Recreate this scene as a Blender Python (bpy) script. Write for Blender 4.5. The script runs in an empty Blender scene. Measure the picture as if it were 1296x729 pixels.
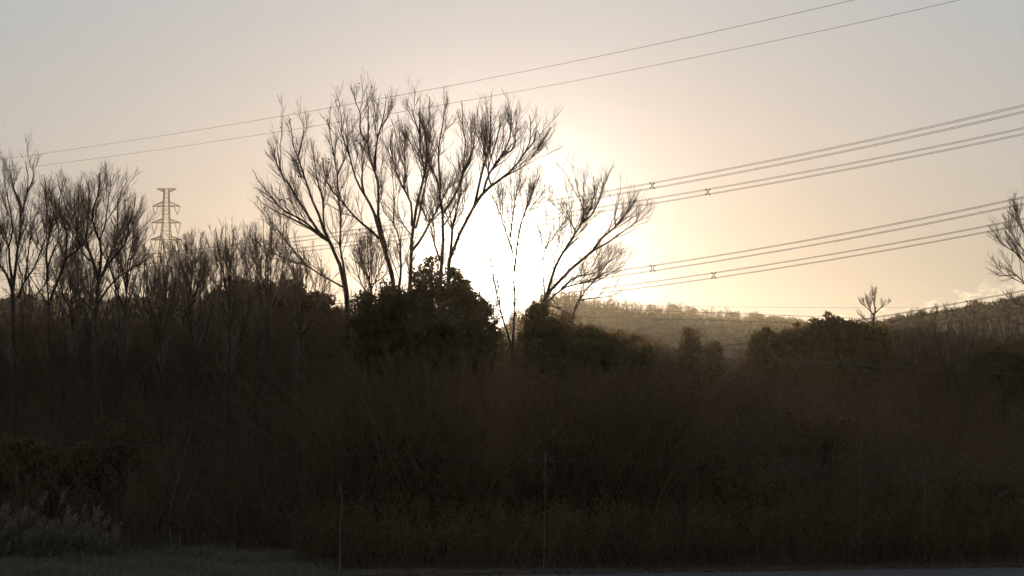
import bpy, math, random
import numpy as np
from mathutils import Vector

SC = bpy.context.scene
COL = SC.collection
rng = np.random.default_rng(7)
random.seed(7)

# ------------------------------------------------------------------ camera
F = 2418.0                      # focal length in photograph pixels (1296 wide)
CX, CY = 648.0, 364.5
PITCH = math.atan((520.0 - CY) / F)
EYE = np.array([0.0, 0.0, 5.0])
cam = bpy.data.cameras.new('camera')
cam.sensor_width = 36.0
cam.lens = 36.0 * F / 1296.0
cam.clip_start = 0.5
cam.clip_end = 9000
cam_o = bpy.data.objects.new('camera', cam)
COL.objects.link(cam_o)
cam_o.location = EYE
cam_o.rotation_euler = (math.pi / 2 + PITCH, 0, 0)
SC.camera = cam_o

cp, sp = math.cos(PITCH), math.sin(PITCH)


def ray(px, py):
    u = (np.asarray(px, float) - CX) / F
    v = (CY - np.asarray(py, float)) / F
    return np.stack([u + 0 * v, cp - sp * v + 0 * u, sp + cp * v + 0 * u], -1)


def at(px, py, Y):
    """world point seen at photo pixel (px, py) standing Y metres in front of the camera"""
    d = ray(px, py)
    t = (np.asarray(Y, float) - EYE[1]) / d[..., 1]
    return EYE + d * t[..., None]


def topx(P):
    q = np.asarray(P, float) - EYE
    depth = q[..., 1] * cp + q[..., 2] * sp
    up = -q[..., 1] * sp + q[..., 2] * cp
    return CX + F * q[..., 0] / depth, CY - F * up / depth


# ------------------------------------------------------------------ sky and sun
SUN = ray(648, 350)
SUN = SUN / np.linalg.norm(SUN)
SUN_EL = math.asin(SUN[2])
SUN_AZ = math.atan2(SUN[0], SUN[1])

world = bpy.data.worlds.new("World")
SC.world = world
world.use_nodes = True
wn, wl = world.node_tree.nodes, world.node_tree.links
wn.clear()


def wnode(t, **kw):
    n = wn.new(t)
    for k, v in kw.items():
        setattr(n, k, v)
    return n


def wmath(op, a, b=None, c=None):
    n = wn.new('ShaderNodeMath')
    n.operation = op
    for i, v in enumerate((a, b, c)):
        if v is None:
            continue
        if isinstance(v, (int, float)):
            n.inputs[i].default_value = v
        else:
            wl.new(v, n.inputs[i])
    return n.outputs[0]


def wcol(c, f):
    """colour c scaled by scalar socket f"""
    n = wn.new('ShaderNodeVectorMath')
    n.operation = 'SCALE'
    n.inputs[0].default_value = c
    wl.new(f, n.inputs['Scale'])
    return n.outputs[0]


def wadd(a, b):
    n = wn.new('ShaderNodeVectorMath')
    n.operation = 'ADD'
    wl.new(a, n.inputs[0])
    wl.new(b, n.inputs[1])
    return n.outputs[0]


tc = wnode('ShaderNodeTexCoord')
nrm = wnode('ShaderNodeVectorMath', operation='NORMALIZE')
wl.new(tc.outputs['Generated'], nrm.inputs[0])
dirv = nrm.outputs[0]
sep = wnode('ShaderNodeSeparateXYZ')
wl.new(dirv, sep.inputs[0])
dot = wnode('ShaderNodeVectorMath', operation='DOT_PRODUCT')
wl.new(dirv, dot.inputs[0])
dot.inputs[1].default_value = tuple(SUN)
DEG = 57.29578
theta = wmath('MULTIPLY', wmath('ARCCOSINE', wmath('MINIMUM', dot.outputs['Value'], 0.9999999)), DEG)
elev = wmath('MULTIPLY', wmath('ARCSINE', sep.outputs['Z']), DEG)
azim = wmath('MULTIPLY', wmath('ARCTAN2', sep.outputs['X'], sep.outputs['Y']), DEG)

# hazy evening air: colour by height above the horizon
ramp = wnode('ShaderNodeValToRGB')
wl.new(wmath('DIVIDE', wmath('MAXIMUM', elev, 0.0), 90.0), ramp.inputs[0])
els = ramp.color_ramp.elements
SKY_STOPS = [(0.0, (.39, .365, .30)), (4.5, (.372, .364, .328)), (8.0, (.400, .412, .412)),
             (12.0, (.380, .427, .459)), (20.0, (.345, .39, .435)), (45.0, (.29, .33, .40)), (90.0, (.22, .27, .36))]
els[0].position = 0.0
els[0].color = (*SKY_STOPS[0][1], 1)
els[1].position = 1.0
els[1].color = (*SKY_STOPS[-1][1], 1)
for e_, c_ in SKY_STOPS[1:-1]:
    k = els.new(e_ / 90.0)
    k.color = (*c_, 1)
# dimmer away from the sun
away = wmath('SUBTRACT', 1.0, wmath('MULTIPLY', wmath('SUBTRACT', 1.0, dot.outputs['Value']), 0.20))
base = wnode('ShaderNodeVectorMath', operation='SCALE')
wl.new(ramp.outputs[0], base.inputs[0])
wl.new(away, base.inputs['Scale'])


def lobe(width, amp):
    return wmath('MULTIPLY', wmath('POWER', math.e, wmath('DIVIDE', theta, -width)), amp)


sky_sum = wadd(base.outputs[0], wcol((.04, .03, .24), lobe(4.0, 1.0)))
sky_sum = wadd(sky_sum, wcol((1.0, .93, .78), lobe(1.5, 4.6)))
disc = wmath('MULTIPLY', wmath('LESS_THAN', theta, 0.27), 60.0)
sky_sum = wadd(sky_sum, wcol((1.0, .90, .70), lobe(.8, 8.0)))
sky_sum = wadd(sky_sum, wcol((1.0, .85, .6), disc))
# low bank of sunlit cloud just above the right-hand hill
cvec = wnode('ShaderNodeCombineXYZ')
wl.new(wmath('MULTIPLY', azim, 1.0), cvec.inputs[0])
wl.new(wmath('MULTIPLY', elev, 2.2), cvec.inputs[1])
cno = wnode('ShaderNodeTexNoise')
cno.inputs['Scale'].default_value = 1.9
cno.inputs['Detail'].default_value = 6.0
cno.inputs['Roughness'].default_value = 0.55
wl.new(cvec.outputs[0], cno.inputs['Vector'])
top = wmath('ADD', 2.75, wmath('MULTIPLY', wmath('POWER', math.e, wmath('MULTIPLY', -0.075, wmath('POWER', wmath('ABSOLUTE', wmath('SUBTRACT', azim, 16.0)), 2.0))), 1.2))
cm = wnode('ShaderNodeMapRange', interpolation_type='SMOOTHSTEP')
wl.new(wmath('ADD', wmath('SUBTRACT', top, elev), wmath('MULTIPLY', wmath('SUBTRACT', cno.outputs[0], 0.5), 1.9)), cm.inputs['Value'])
cm.inputs['From Min'].default_value = 0.0
cm.inputs['From Min'].default_value = -.05
cm.inputs['From Max'].default_value = 0.42
cloudm = wmath('MULTIPLY', cm.outputs[0], 0.9)
cmix = wnode('ShaderNodeMix', data_type='RGBA')
wl.new(cloudm, cmix.inputs[0])
wl.new(sky_sum, cmix.inputs[6])
cadd = wadd(sky_sum, wcol((.36, .29, .20), wmath('MULTIPLY', cno.outputs[0], 1.3)))
wl.new(cadd, cmix.inputs[7])

nish = wnode('ShaderNodeTexSky', sky_type='NISHITA')
nish.sun_disc = False
nish.sun_elevation = SUN_EL
nish.sun_rotation = SUN_AZ
nish.dust_density = 4.0
bg1 = wnode('ShaderNodeBackground')
bg1.inputs['Strength'].default_value = 0.05
dim = wnode('ShaderNodeVectorMath', operation='SCALE')      # the thick evening haze lets little of the clear sky through
dim.inputs['Scale'].default_value = 0.10
wl.new(nish.outputs[0], dim.inputs[0])
wl.new(dim.outputs[0], bg1.inputs['Color'])
bg2 = wnode('ShaderNodeBackground')
wl.new(cmix.outputs[2], bg2.inputs['Color'])
bg2.inputs['Strength'].default_value = 1.0
ash = wnode('ShaderNodeAddShader')
wl.new(bg1.outputs[0], ash.inputs[0])
wl.new(bg2.outputs[0], ash.inputs[1])
wo = wnode('ShaderNodeOutputWorld')
wl.new(ash.outputs[0], wo.inputs['Surface'])
world['kind'] = 'structure'

sun = bpy.data.lights.new('sun', 'SUN')
sun.energy = 2.7
sun.angle = math.radians(0.53)
sun.color = (1.0, .73, .42)
sun_o = bpy.data.objects.new('sun', sun)
COL.objects.link(sun_o)
sun_o.rotation_euler = Vector(tuple(SUN)).to_track_quat('Z', 'Y').to_euler()
sun_o.location = (0, 0, 60)

SC.view_settings.view_transform = 'Standard'
SC.view_settings.look = 'None'
SC.view_settings.exposure = 0.0
SC.view_settings.gamma = 1.0
SC.render.engine = 'CYCLES'
SC.cycles.max_bounces = 5
SC.cycles.diffuse_bounces = 3
SC.cycles.transmission_bounces = 3
SC.cycles.volume_bounces = 0
SC.cycles.use_denoising = True


# ------------------------------------------------------------------ materials
def material(name, c1, c2, scale=6.0, rough=0.9, trans=0.0, island=0.0, bump=0.0, tcol=None, detail=4.0, spec=.25):
    m = bpy.data.materials.new(name)
    m.use_nodes = True
    n, l = m.node_tree.nodes, m.node_tree.links
    b = n['Principled BSDF']
    b.inputs['Roughness'].default_value = rough
    b.inputs['Specular IOR Level'].default_value = spec
    geo = n.new('ShaderNodeNewGeometry')
    no = n.new('ShaderNodeTexNoise')
    no.inputs['Scale'].default_value = scale
    no.inputs['Detail'].default_value = detail
    l.new(geo.outputs['Position'], no.inputs['Vector'])
    fac = no.outputs[0]
    st = n.new('ShaderNodeMapRange')
    st.inputs['From Min'].default_value = 0.3
    st.inputs['From Max'].default_value = 0.7
    l.new(fac, st.inputs['Value'])
    fac = st.outputs[0]
    if island:
        mx = n.new('ShaderNodeMix')
        mx.inputs[0].default_value = island
        l.new(fac, mx.inputs[2])
        l.new(geo.outputs['Random Per Island'], mx.inputs[3])
        fac = mx.outputs[0]
    cm_ = n.new('ShaderNodeMix')
    cm_.data_type = 'RGBA'
    l.new(fac, cm_.inputs[0])
    cm_.inputs[6].default_value = (*c1, 1)
    cm_.inputs[7].default_value = (*c2, 1)
    l.new(cm_.outputs[2], b.inputs['Base Color'])
    if bump:
        bp = n.new('ShaderNodeBump')
        bp.inputs['Strength'].default_value = bump
        bp.inputs['Distance'].default_value = 0.02
        l.new(no.outputs[0], bp.inputs['Height'])
        l.new(bp.outputs[0], b.inputs['Normal'])
    if trans:
        t = n.new('ShaderNodeBsdfTranslucent')
        if tcol:
            t.inputs[0].default_value = (*tcol, 1)
        else:
            l.new(cm_.outputs[2], t.inputs[0])
        ms = n.new('ShaderNodeMixShader')
        ms.inputs[0].default_value = trans
        l.new(b.outputs[0], ms.inputs[1])
        l.new(t.outputs[0], ms.inputs[2])
        l.new(ms.outputs[0], n['Material Output'].inputs['Surface'])
    return m


M = {}
M['bark'] = material('bark', (.030, .021, .014), (.075, .054, .036), 9, .75, bump=.5, spec=.3)
M['pale_bark'] = material('pale_bark', (.10, .09, .072), (.20, .18, .15), 7, .9, bump=.4)
M['twig'] = material('twig', (.105, .062, .036), (.23, .142, .084), 2.5, .5, island=.5, spec=.5)
M['scrub'] = material('scrub', (.048, .030, .015), (.168, .104, .051), .33, .95, island=.42)
M['evergreen'] = material('evergreen', (.028, .027, .011), (.080, .066, .028), 1.6, .6, trans=.42, island=.6, tcol=(.26, .17, .045))
M['dry_leaf'] = material('dry_leaf', (.045, .027, .012), (.140, .084, .036), .40, .9, trans=.2, island=.65, tcol=(.22, .13, .05))
M['ground'] = material('ground', (.035, .027, .018), (.085, .066, .044), 1.7, 1.0, bump=.8)
M['verge'] = material('verge', (.08, .068, .044), (.20, .172, .118), 3.0, 1.0, island=.5)
M['reed'] = material('reed', (.08, .066, .045), (.18, .15, .105), 3.0, .9, island=.6)
M['plume'] = material('plume', (.13, .105, .08), (.27, .22, .17), 5.0, .95, trans=.3, island=.6)
M['asphalt'] = material('asphalt', (.045, .045, .047), (.075, .073, .072), 3.5, .8, bump=.3)
M['gravel'] = material('gravel', (.055, .048, .042), (.11, .098, .085), 9, .95, bump=.6)
M['hillside'] = material('hillside', (.045, .033, .018), (.12, .088, .048), .12, 1.0)
M['steel'] = material('galvanised_steel', (.045, .04, .036), (.08, .072, .064), 3, .6)
M['cable'] = material('cable', (.045, .042, .040), (.075, .07, .065), 2, .6)
M['pale_cable'] = material('pale_cable', (.11, .10, .09), (.16, .15, .13), 2, .6)
M['porcelain'] = material('porcelain', (.10, .06, .045), (.16, .10, .07), 8, .35)


# ------------------------------------------------------------------ mesh collecting
class Tubes:
    """collects tapered tubes and loose faces and links them as ONE mesh"""

    def __init__(self):
        self.v, self.q, self.t, self.n = [], [], [], 0

    def batch(self, P, R, sides=3):
        """P (M,n,3) poly-lines, R (M,n) radii"""
        P = np.asarray(P, float)
        R = np.asarray(R, float)
        if P.ndim == 2:
            P, R = P[None], R[None]
        m, n, _ = P.shape
        if m == 0:
            return
        T = np.empty_like(P)
        T[:, 1:-1] = P[:, 2:] - P[:, :-2]
        T[:, 0] = P[:, 1] - P[:, 0]
        T[:, -1] = P[:, -1] - P[:, -2]
        T /= np.maximum(np.linalg.norm(T, axis=-1, keepdims=True), 1e-9)
        A = np.cross(T, np.array([0.31, 0.87, 0.12]))
        A /= np.maximum(np.linalg.norm(A, axis=-1, keepdims=True), 1e-9)
        B = np.cross(T, A)
        an = np.arange(sides) * 2 * math.pi / sides
        ring = (A[:, :, None] * np.cos(an)[None, None, :, None] + B[:, :, None] * np.sin(an)[None, None, :, None])
        V = P[:, :, None] + ring * R[:, :, None, None]
        idx = self.n + np.arange(m * n * sides).reshape(m, n, sides)
        nx = np.roll(idx, -1, axis=2)
        Q = np.stack([idx[:, :-1], nx[:, :-1], nx[:, 1:], idx[:, 1:]], -1).reshape(-1, 4)
        self.v.append(V.reshape(-1, 3))
        self.q.append(Q)
        self.n += m * n * sides
        if sides == 3:
            self.t.append(idx[:, -1, :].reshape(-1, 3))

    def faces(self, C, U, W, tip=True):
        """leaf blades: centre C, half length vector U, half width vector W, all (M,3)"""
        m = len(C)
        if m == 0:
            return
        if tip:   # a pointed blade of four corners
            V = np.stack([C - U, C + W, C + U, C - W], 1)
        else:
            V = np.stack([C - U - W, C - U + W, C + U + W, C + U - W], 1)
        self.v.append(V.reshape(-1, 3))
        self.q.append(self.n + np.arange(m * 4).reshape(m, 4))
        self.n += m * 4

    def box(self, c, s):
        c, s = np.asarray(c, float), np.asarray(s, float) / 2
        k = np.array([[x, y, z] for x in (-1, 1) for y in (-1, 1) for z in (-1, 1)], float)
        self.v.append(c + k * s)
        self.q.append(self.n + np.array([[0, 1, 3, 2], [4, 6, 7, 5], [0, 4, 5, 1], [2, 3, 7, 6], [0, 2, 6, 4], [1, 5, 7, 3]]))
        self.n += 8

    def mesh(self, name, mat, smooth=True):
        me = bpy.data.meshes.new(name)
        V = np.concatenate(self.v) if self.v else np.zeros((0, 3))
        Q = np.concatenate(self.q) if self.q else np.zeros((0, 4), int)
        T = np.concatenate(self.t) if self.t else np.zeros((0, 3), int)
        me.vertices.add(len(V))
        me.vertices.foreach_set('co', V.astype(np.float32).ravel())
        me.loops.add(Q.size + T.size)
        me.loops.foreach_set('vertex_index', np.concatenate([Q.ravel(), T.ravel()]).astype(np.int32))
        me.polygons.add(len(Q) + len(T))
        st = np.concatenate([np.arange(len(Q)) * 4, Q.size + np.arange(len(T)) * 3])
        me.polygons.foreach_set('loop_start', st.astype(np.int32))
        me.polygons.foreach_set('use_smooth', np.full(len(st), smooth))
        me.materials.append(mat)
        me.update(calc_edges=True)
        return me

    def build(self, name, mat, parent=None, smooth=True):
        o = bpy.data.objects.new(name, self.mesh(name, mat, smooth))
        COL.objects.link(o)
        if parent is not None:
            o.parent = parent
            o.matrix_parent_inverse = parent.matrix_basis.inverted()
        return o


def tag(o, label=None, cat=None, group=None, kind=None):
    if label:
        o['label'] = label
    if cat:
        o['category'] = cat
    if group:
        o['group'] = group
    if kind:
        o['kind'] = kind
    return o


def thing(name, loc, label, cat, group=None):
    o = bpy.data.objects.new(name, None)
    o.empty_display_size = 0.3
    COL.objects.link(o)
    o.location = tuple(float(c) for c in loc)
    return tag(o, label, cat, group)


def copy_tree(o, loc, rz=0.0, sc=1.0, label=None, parent=None):
    c = o.copy()
    COL.objects.link(c)
    if parent is None:
        c.location = tuple(float(v) for v in loc)
        c.rotation_euler = (0, 0, rz)
        c.scale = (sc, sc, sc)
        if label:
            c['label'] = label
    else:
        c.parent = parent
    for ch in list(o.children):
        copy_tree(ch, None, parent=c)
    return c


# ------------------------------------------------------------------ ground
def sstep(a, b, x):
    t = np.clip((x - a) / (b - a), 0, 1)
    return t * t * (3 - 2 * t)


def wob(x, y, s=1.0, seed=0.0):
    return (np.sin(x * .9 * s + seed) * np.cos(y * 1.1 * s + 1.3 * seed) + .6 * np.sin(x * 2.1 * s + y * 1.3 * s + seed * 2)
            + .35 * np.cos(x * 4.3 * s - y * 3.1 * s + seed)) / 1.95


def ground_z(x, y):
    z = 8.0 * sstep(62.5, 112, y) - 8.4 * sstep(114, 165, y)
    z = z + .16 * wob(x, y, .55, 2.0) * sstep(62.5, 68, y)
    return z


def grid(name, xs, ys, zf, mat, kind='structure'):
    X, Y = np.meshgrid(xs, ys)
    Z = zf(X, Y)
    V = np.stack([X, Y, Z], -1).reshape(-1, 3)
    nx, ny = len(xs), len(ys)
    i = np.arange(nx * ny).reshape(ny, nx)
    Q = np.stack([i[:-1, :-1], i[:-1, 1:], i[1:, 1:], i[1:, :-1]], -1).reshape(-1, 4)
    tb = Tubes()
    tb.v, tb.q, tb.n = [V], [Q], len(V)
    o = tb.build(name, mat)
    return tag(o, kind=kind)


def sinh_axis(lim, n, k):
    u = np.linspace(-1, 1, n)
    return lim * np.sinh(k * u) / math.sinh(k)


gy = np.concatenate([-sinh_axis(2800, 60, 5)[:30] * -1, np.arange(2, 160, 1.0), 160 * np.exp(np.linspace(0, math.log(2900 / 160), 40))])
gy = np.unique(np.round(gy, 3))
ground = grid('ground', sinh_axis(2900, 221, 6.0), gy, ground_z, M['ground'])

# road along the foot of the bank: its far edge runs slightly away to the right
EX, EY, ES = 3.8, 59.75, .172


def road_edge(x):
    return EY + ES * (x - EX) + .05 * np.sin(x * 1.7) + .04 * np.sin(x * .6 + 1)


def strip(name, xs, lo, hi, z, mat, n=2):
    rows = [np.stack([xs, lo(xs) * (1 - t) + hi(xs) * t, np.full_like(xs, z)], -1) for t in np.linspace(0, 1, n)]
    V = np.concatenate(rows)
    i = np.arange(len(xs) * n).reshape(n, len(xs))
    Q = np.stack([i[:-1, :-1], i[:-1, 1:], i[1:, 1:], i[1:, :-1]], -1).reshape(-1, 4)
    tb = Tubes()
    tb.v, tb.q, tb.n = [V], [Q], len(V)
    return tag(tb.build(name, mat), kind='structure')


rx = np.arange(-70, 90, .5)
strip('road_shoulder', rx, lambda x: EY + ES * (x - EX) - 8.2, lambda x: road_edge(x) + .55 + .18 * np.sin(x * 2.3) + .1 * np.sin(x * 5.1), .006, M['gravel'], 3)
strip('road', rx, lambda x: EY + ES * (x - EX) - 7.4, lambda x: road_edge(x), .012, M['asphalt'], 3)

# ------------------------------------------------------------------ hills


def hill(name, R, prof, depth, mat, bump, seed, nx=240):
    px = np.array([p[0] for p in prof], float)
    py = np.array([p[1] for p in prof], float)
    pxs = np.linspace(px[0], px[-1], nx)
    pys = np.interp(pxs, px, py)
    top_ = at(pxs, pys, np.full(nx, float(R)))
    vs = np.linspace(-1, 1, 41)
    x = top_[:, 0][None, :] + 0 * vs[:, None]
    y = R + vs[:, None] * depth + 0 * x
    h = top_[:, 2][None, :] * np.cos(vs[:, None] * math.pi / 2) ** 1.3
    z = -0.8 + h + bump * wob(x, y, 30.0 / R, seed) * np.cos(vs[:, None] * math.pi / 2)
    V = np.stack([x, y, z], -1).reshape(-1, 3)
    i = np.arange(V.shape[0]).reshape(len(vs), nx)
    Q = np.stack([i[:-1, :-1], i[:-1, 1:], i[1:, 1:], i[1:, :-1]], -1).reshape(-1, 4)
    tb = Tubes()
    tb.v, tb.q, tb.n = [V], [Q], len(V)
    tag(tb.build(name, mat), kind='structure')
    ca = np.array([topx(p)[0] for p in top_])

    def height(px_, y_):
        x_ = (px_ - CX) / F * y_ * 1.0
        xr = np.interp(px_, ca, top_[:, 0])
        v_ = np.clip((y_ - R) / depth, -1, 1)
        return xr, -0.8 + (np.interp(px_, ca, top_[:, 2]) + bump * wob(xr, y_, 30.0 / R, seed)) * np.cos(v_ * math.pi / 2) ** 1.3
    return height


HL = [(-330, 430), (-150, 396), (-40, 386), (0, 386), (60, 380), (90, 382), (130, 388), (160, 384), (200, 386), (240, 382), (300, 376), (345, 374), (390, 380), (430, 395), (470, 412), (520, 440), (600, 490), (660, 518)]
HC = [(380, 519), (450, 500), (520, 472), (570, 447), (610, 426), (645, 409), (668, 396), (690, 385), (705, 378), (722, 379), (760, 387), (800, 395), (850, 398), (880, 402), (920, 405), (945, 409), (970, 412), (1000, 415), (1040, 424), (1090, 438), (1150, 460), (1260, 505)]
HR = [(960, 512), (1010, 450), (1060, 424), (1100, 413), (1150, 405), (1200, 398), (1250, 391), (1300, 384), (1360, 376), (1450, 384), (1560, 420), (1700, 500)]
HLz = hill('hill', 330, [(a, b + 10) for a, b in HL], 90, M['hillside'], .25, 1.0)
HCz = hill('hill', 900, [(a, b + 1) for a, b in HC], 200, M['hillside'], .5, 2.0)
HRz = hill('hill', 470, [(a, b - 3) for a, b in HR], 120, M['hillside'], .3, 3.0)


# ------------------------------------------------------------------ branching
def smooth_line(P, n):
    """Catmull-Rom through P, n samples evenly by chord length"""
    P = np.asarray(P, float)
    d = np.concatenate([[0], np.cumsum(np.linalg.norm(np.diff(P, axis=0), axis=1))])
    Pp = np.concatenate([[2 * P[0] - P[1]], P, [2 * P[-1] - P[-2]]])
    s = np.linspace(0, d[-1], n)
    k = np.clip(np.searchsorted(d, s, side='right') - 1, 0, len(P) - 2)
    t = ((s - d[k]) / np.maximum(d[k + 1] - d[k], 1e-9))[:, None]
    a, b, c, e = Pp[k], Pp[k + 1], Pp[k + 2], Pp[k + 3]
    return .5 * (2 * b + (c - a) * t + (2 * a - 5 * b + 4 * c - e) * t ** 2 + (3 * b - a - 3 * c + e) * t ** 3)


def sprout(P, R, per_m, length, ang=(28, 9), up=.35, t0=.25, n=4, rtip=.006, rfac=.55, rmax=.05, curve=.12, fall=.55, minlen=.15, sub=0.0, jit_=.035):
    """children of the poly-lines P (M,n,3): returns (K,n,3), (K,n)"""
    m, k, _ = P.shape
    seg = np.linalg.norm(np.diff(P, axis=1), axis=2)
    L = seg.sum(1)
    cnt = rng.poisson(np.maximum(L * (1 - t0) * per_m, 0))
    idx = np.repeat(np.arange(m), cnt)
    K = len(idx)
    if K == 0:
        return np.zeros((0, n, 3)), np.zeros((0, n))
    t = t0 + (1 - t0) * rng.random(K) ** .9
    f = t * (k - 1)
    i = np.minimum(f.astype(int), k - 2)
    w = (f - i)[:, None]
    p = P[idx, i] * (1 - w) + P[idx, i + 1] * w
    pr = R[idx, i] * (1 - w[:, 0]) + R[idx, i + 1] * w[:, 0]
    d = P[idx, i + 1] - P[idx, i]
    d /= np.maximum(np.linalg.norm(d, axis=1, keepdims=True), 1e-9)
    r = rng.normal(size=(K, 3))
    r -= (r * d).sum(1, keepdims=True) * d
    r /= np.maximum(np.linalg.norm(r, axis=1, keepdims=True), 1e-9)
    a = np.radians(rng.normal(ang[0], ang[1], K))[:, None]
    q = d * np.cos(a) + r * np.sin(a)
    q[:, 2] += up
    q /= np.linalg.norm(q, axis=1, keepdims=True)
    ln = np.maximum(length * (1 - fall * t) * rng.uniform(.55, 1.25, K), minlen)
    if sub:
        ln = np.minimum(ln, sub * L[idx])
    ln = ln[:, None]
    s = np.linspace(0, 1, n)
    out = p[:, None] + q[:, None] * (ln * s)[:, :, None]
    out[:, :, 2] += (curve * ln * s ** 2)
    jit = rng.normal(size=(K, n, 3)) * (jit_ * ln)[:, :, None]
    jit[:, 0] = 0
    out += jit * np.array([1, 1, .6])
    r0 = np.clip(pr * rfac, rtip, rmax)[:, None]
    return out, r0 * (1 - s) + np.minimum(rtip, r0) * s


def resample(lines, radii, n):
    P = np.stack([smooth_line(l, n) for l in lines])
    R = np.stack([np.interp(np.linspace(0, 1, n), np.linspace(0, 1, len(r)), r) for r in radii])
    return P, R


def fill_tree(root, lines, radii, dens=1.0, scale=1.0, n=9, levels=3, up=.24, mat='bark', tmat='twig', rtip=.0048, t0=.2, leaves=0, leafmat='dry_leaf', ang=27):
    """trunk + limbs from the given lines, fine branches grown on them"""
    P, R = resample(lines, radii, n)
    tr = Tubes()
    tr.batch(P, R, 7)
    tr.build('trunk', M[mat], root)
    cr = Tubes()
    a, ar = sprout(P[1:], R[1:], 4.2 * dens, 2.3 * scale, (ang - 4, 9), up, t0, 6, rtip * 1.5, .6, .022, fall=.93, jit_=.018)
    a0, ar0 = sprout(P[:1], R[:1], 4.2 * dens, 2.3 * scale, (ang - 4, 9), up, max(t0, .52 if len(lines) > 3 else t0), 6, rtip * 1.5, .6, .022, fall=.93, jit_=.018)
    a, ar = np.concatenate([a0, a]), np.concatenate([ar0, ar])
    cr.batch(a, ar, 4)
    b, br = sprout(a, ar, 3.6 * dens, 1.1 * scale, (ang - 5, 9), up, .12, 4, rtip, .65, .011, fall=.6, sub=.55, jit_=.022)
    cr.batch(b, br, 3)
    tips = b
    if levels > 2:
        c, crr = sprout(b, br, 4.8 * dens, .55 * scale, (ang - 3, 11), up, .12, 3, rtip * .8, .7, .009, fall=.5, sub=.6, jit_=.03)
        cr.batch(c, crr, 3)
        tips = c
    cr.build('crown', M[tmat], root)
    if leaves:
        k = rng.integers(0, len(tips), leaves)
        C = tips[k, -1] + rng.normal(size=(leaves, 3)) * .06
        lf = Tubes()
        add_leaves(lf, C, .055)
        tag(lf.build('foliage', M[leafmat], root), kind='stuff')


def add_leaves(tb, C, size):
    m = len(C)
    u = rng.normal(size=(m, 3))
    u /= np.linalg.norm(u, axis=1, keepdims=True)
    w = np.cross(u, rng.normal(size=(m, 3)))
    w /= np.maximum(np.linalg.norm(w, axis=1, keepdims=True), 1e-9)
    s = size * rng.uniform(.6, 1.4, (m, 1))
    tb.faces(C, u * s, w * s * .55)


def traced_tree(name, Y, limbs, label, base_px, group=None, dens=1.0, scale=1.0, drift=.34, up=.24, hw=1.0, leaves=0, levels=3, rtip=.0048, mat='bark', tmat='twig', ang=31):
    """limbs: (half width in px at the start, [(px, py), ...]); each limb gets its own depth"""
    mpp = Y / F
    gx = at(base_px, 600, Y)[0]
    gz = float(ground_z(np.array(gx), np.array(float(Y))))
    root = thing(name, (gx, Y, gz), label, 'tree', group)
    known = []     # (px, py, depth)
    lines, radii = [], []
    for j, (w, pts) in enumerate(limbs):
        pts = [tuple(map(float, p)) for p in pts]
        if j == 0 or not known:
            d = float(Y)
        else:
            d = min(known, key=lambda k: (k[0] - pts[0][0]) ** 2 + (k[1] - pts[0][1]) ** 2)[2]
        g = rng.uniform(-1, 1) * drift
        P = []
        last = pts[0]
        run = 0.0
        for p in pts:
            run += math.hypot(p[0] - last[0], p[1] - last[1]) * mpp
            last = p
            dd = d + g * run * (.3 if j == 0 else 1.0)
            known.append((p[0], p[1], dd))
            P.append(at(p[0], p[1], dd))
        P = np.array(P)
        if j == 0:
            P = np.concatenate([[[gx, Y, gz - .15]], P])
        lines.append(P)
        r0 = max(w * mpp * hw, .012)
        e = pts[-1]
        goes_on = any(math.hypot(q[1][0][0] - e[0], q[1][0][1] - e[1]) < 4 for q in limbs[1:])
        radii.append([r0 * 1.2, r0 * .95, r0 * .72, r0 * .5] if j == 0 and goes_on else [r0, r0 * .70, r0 * .42, max(r0 * .18, .008)])
    fill_tree(root, lines, radii, dens, scale, 10, levels, up, mat, tmat, rtip, .18 if len(lines) > 3 else .3, leaves, ang=ang)
    return root


# ------------------------------------------------------------------ the tall bare trees by the sun
traced_tree('bare_tree', 80, [
    (4.2, [(441, 440), (440, 400), (437, 365), (430, 335), (424, 318), (417, 306)]),
    (2.0, [(442, 400), (440, 372), (436, 345), (431, 317), (429, 297), (432, 276), (429, 256), (429, 236), (427, 222), (421, 190), (417, 172), (418, 143), (418, 135)]),
    (1.9, [(417, 306), (407, 300), (389, 287), (363, 274), (341, 263), (325, 250)]),
    (1.7, [(408, 300), (399, 292), (382, 278), (361, 268), (351, 259), (341, 246), (328, 230), (320, 215)]),
    (2.2, [(417, 306), (406, 297), (392, 276), (386, 267), (374, 246), (366, 235), (356, 220), (346, 195), (340, 180)]),
    (2.2, [(417, 306), (411, 294), (402, 268), (394, 251), (389, 235), (384, 220), (377, 199), (371, 184), (369, 164), (366, 150)]),
    (1.6, [(415, 303), (410, 286), (409, 266), (408, 248), (402, 230), (398, 205), (394, 180)]),
    (1.3, [(377, 199), (382, 180), (385, 158), (384, 148)]),
    (1.2, [(427, 222), (436, 200), (440, 175), (438, 150)]),
    (1.2, [(356, 220), (352, 195), (350, 178)]),
    (1.3, [(437, 365), (410, 350), (385, 335), (355, 325), (330, 310), (318, 300)]),
    (1.2, [(385, 335), (372, 318), (355, 295), (340, 275), (333, 262)]),
], 'tall bare tree leaning left with fanned limbs, left of the trees nearest the sun', 441, dens=1.2, leaves=90)
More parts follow.
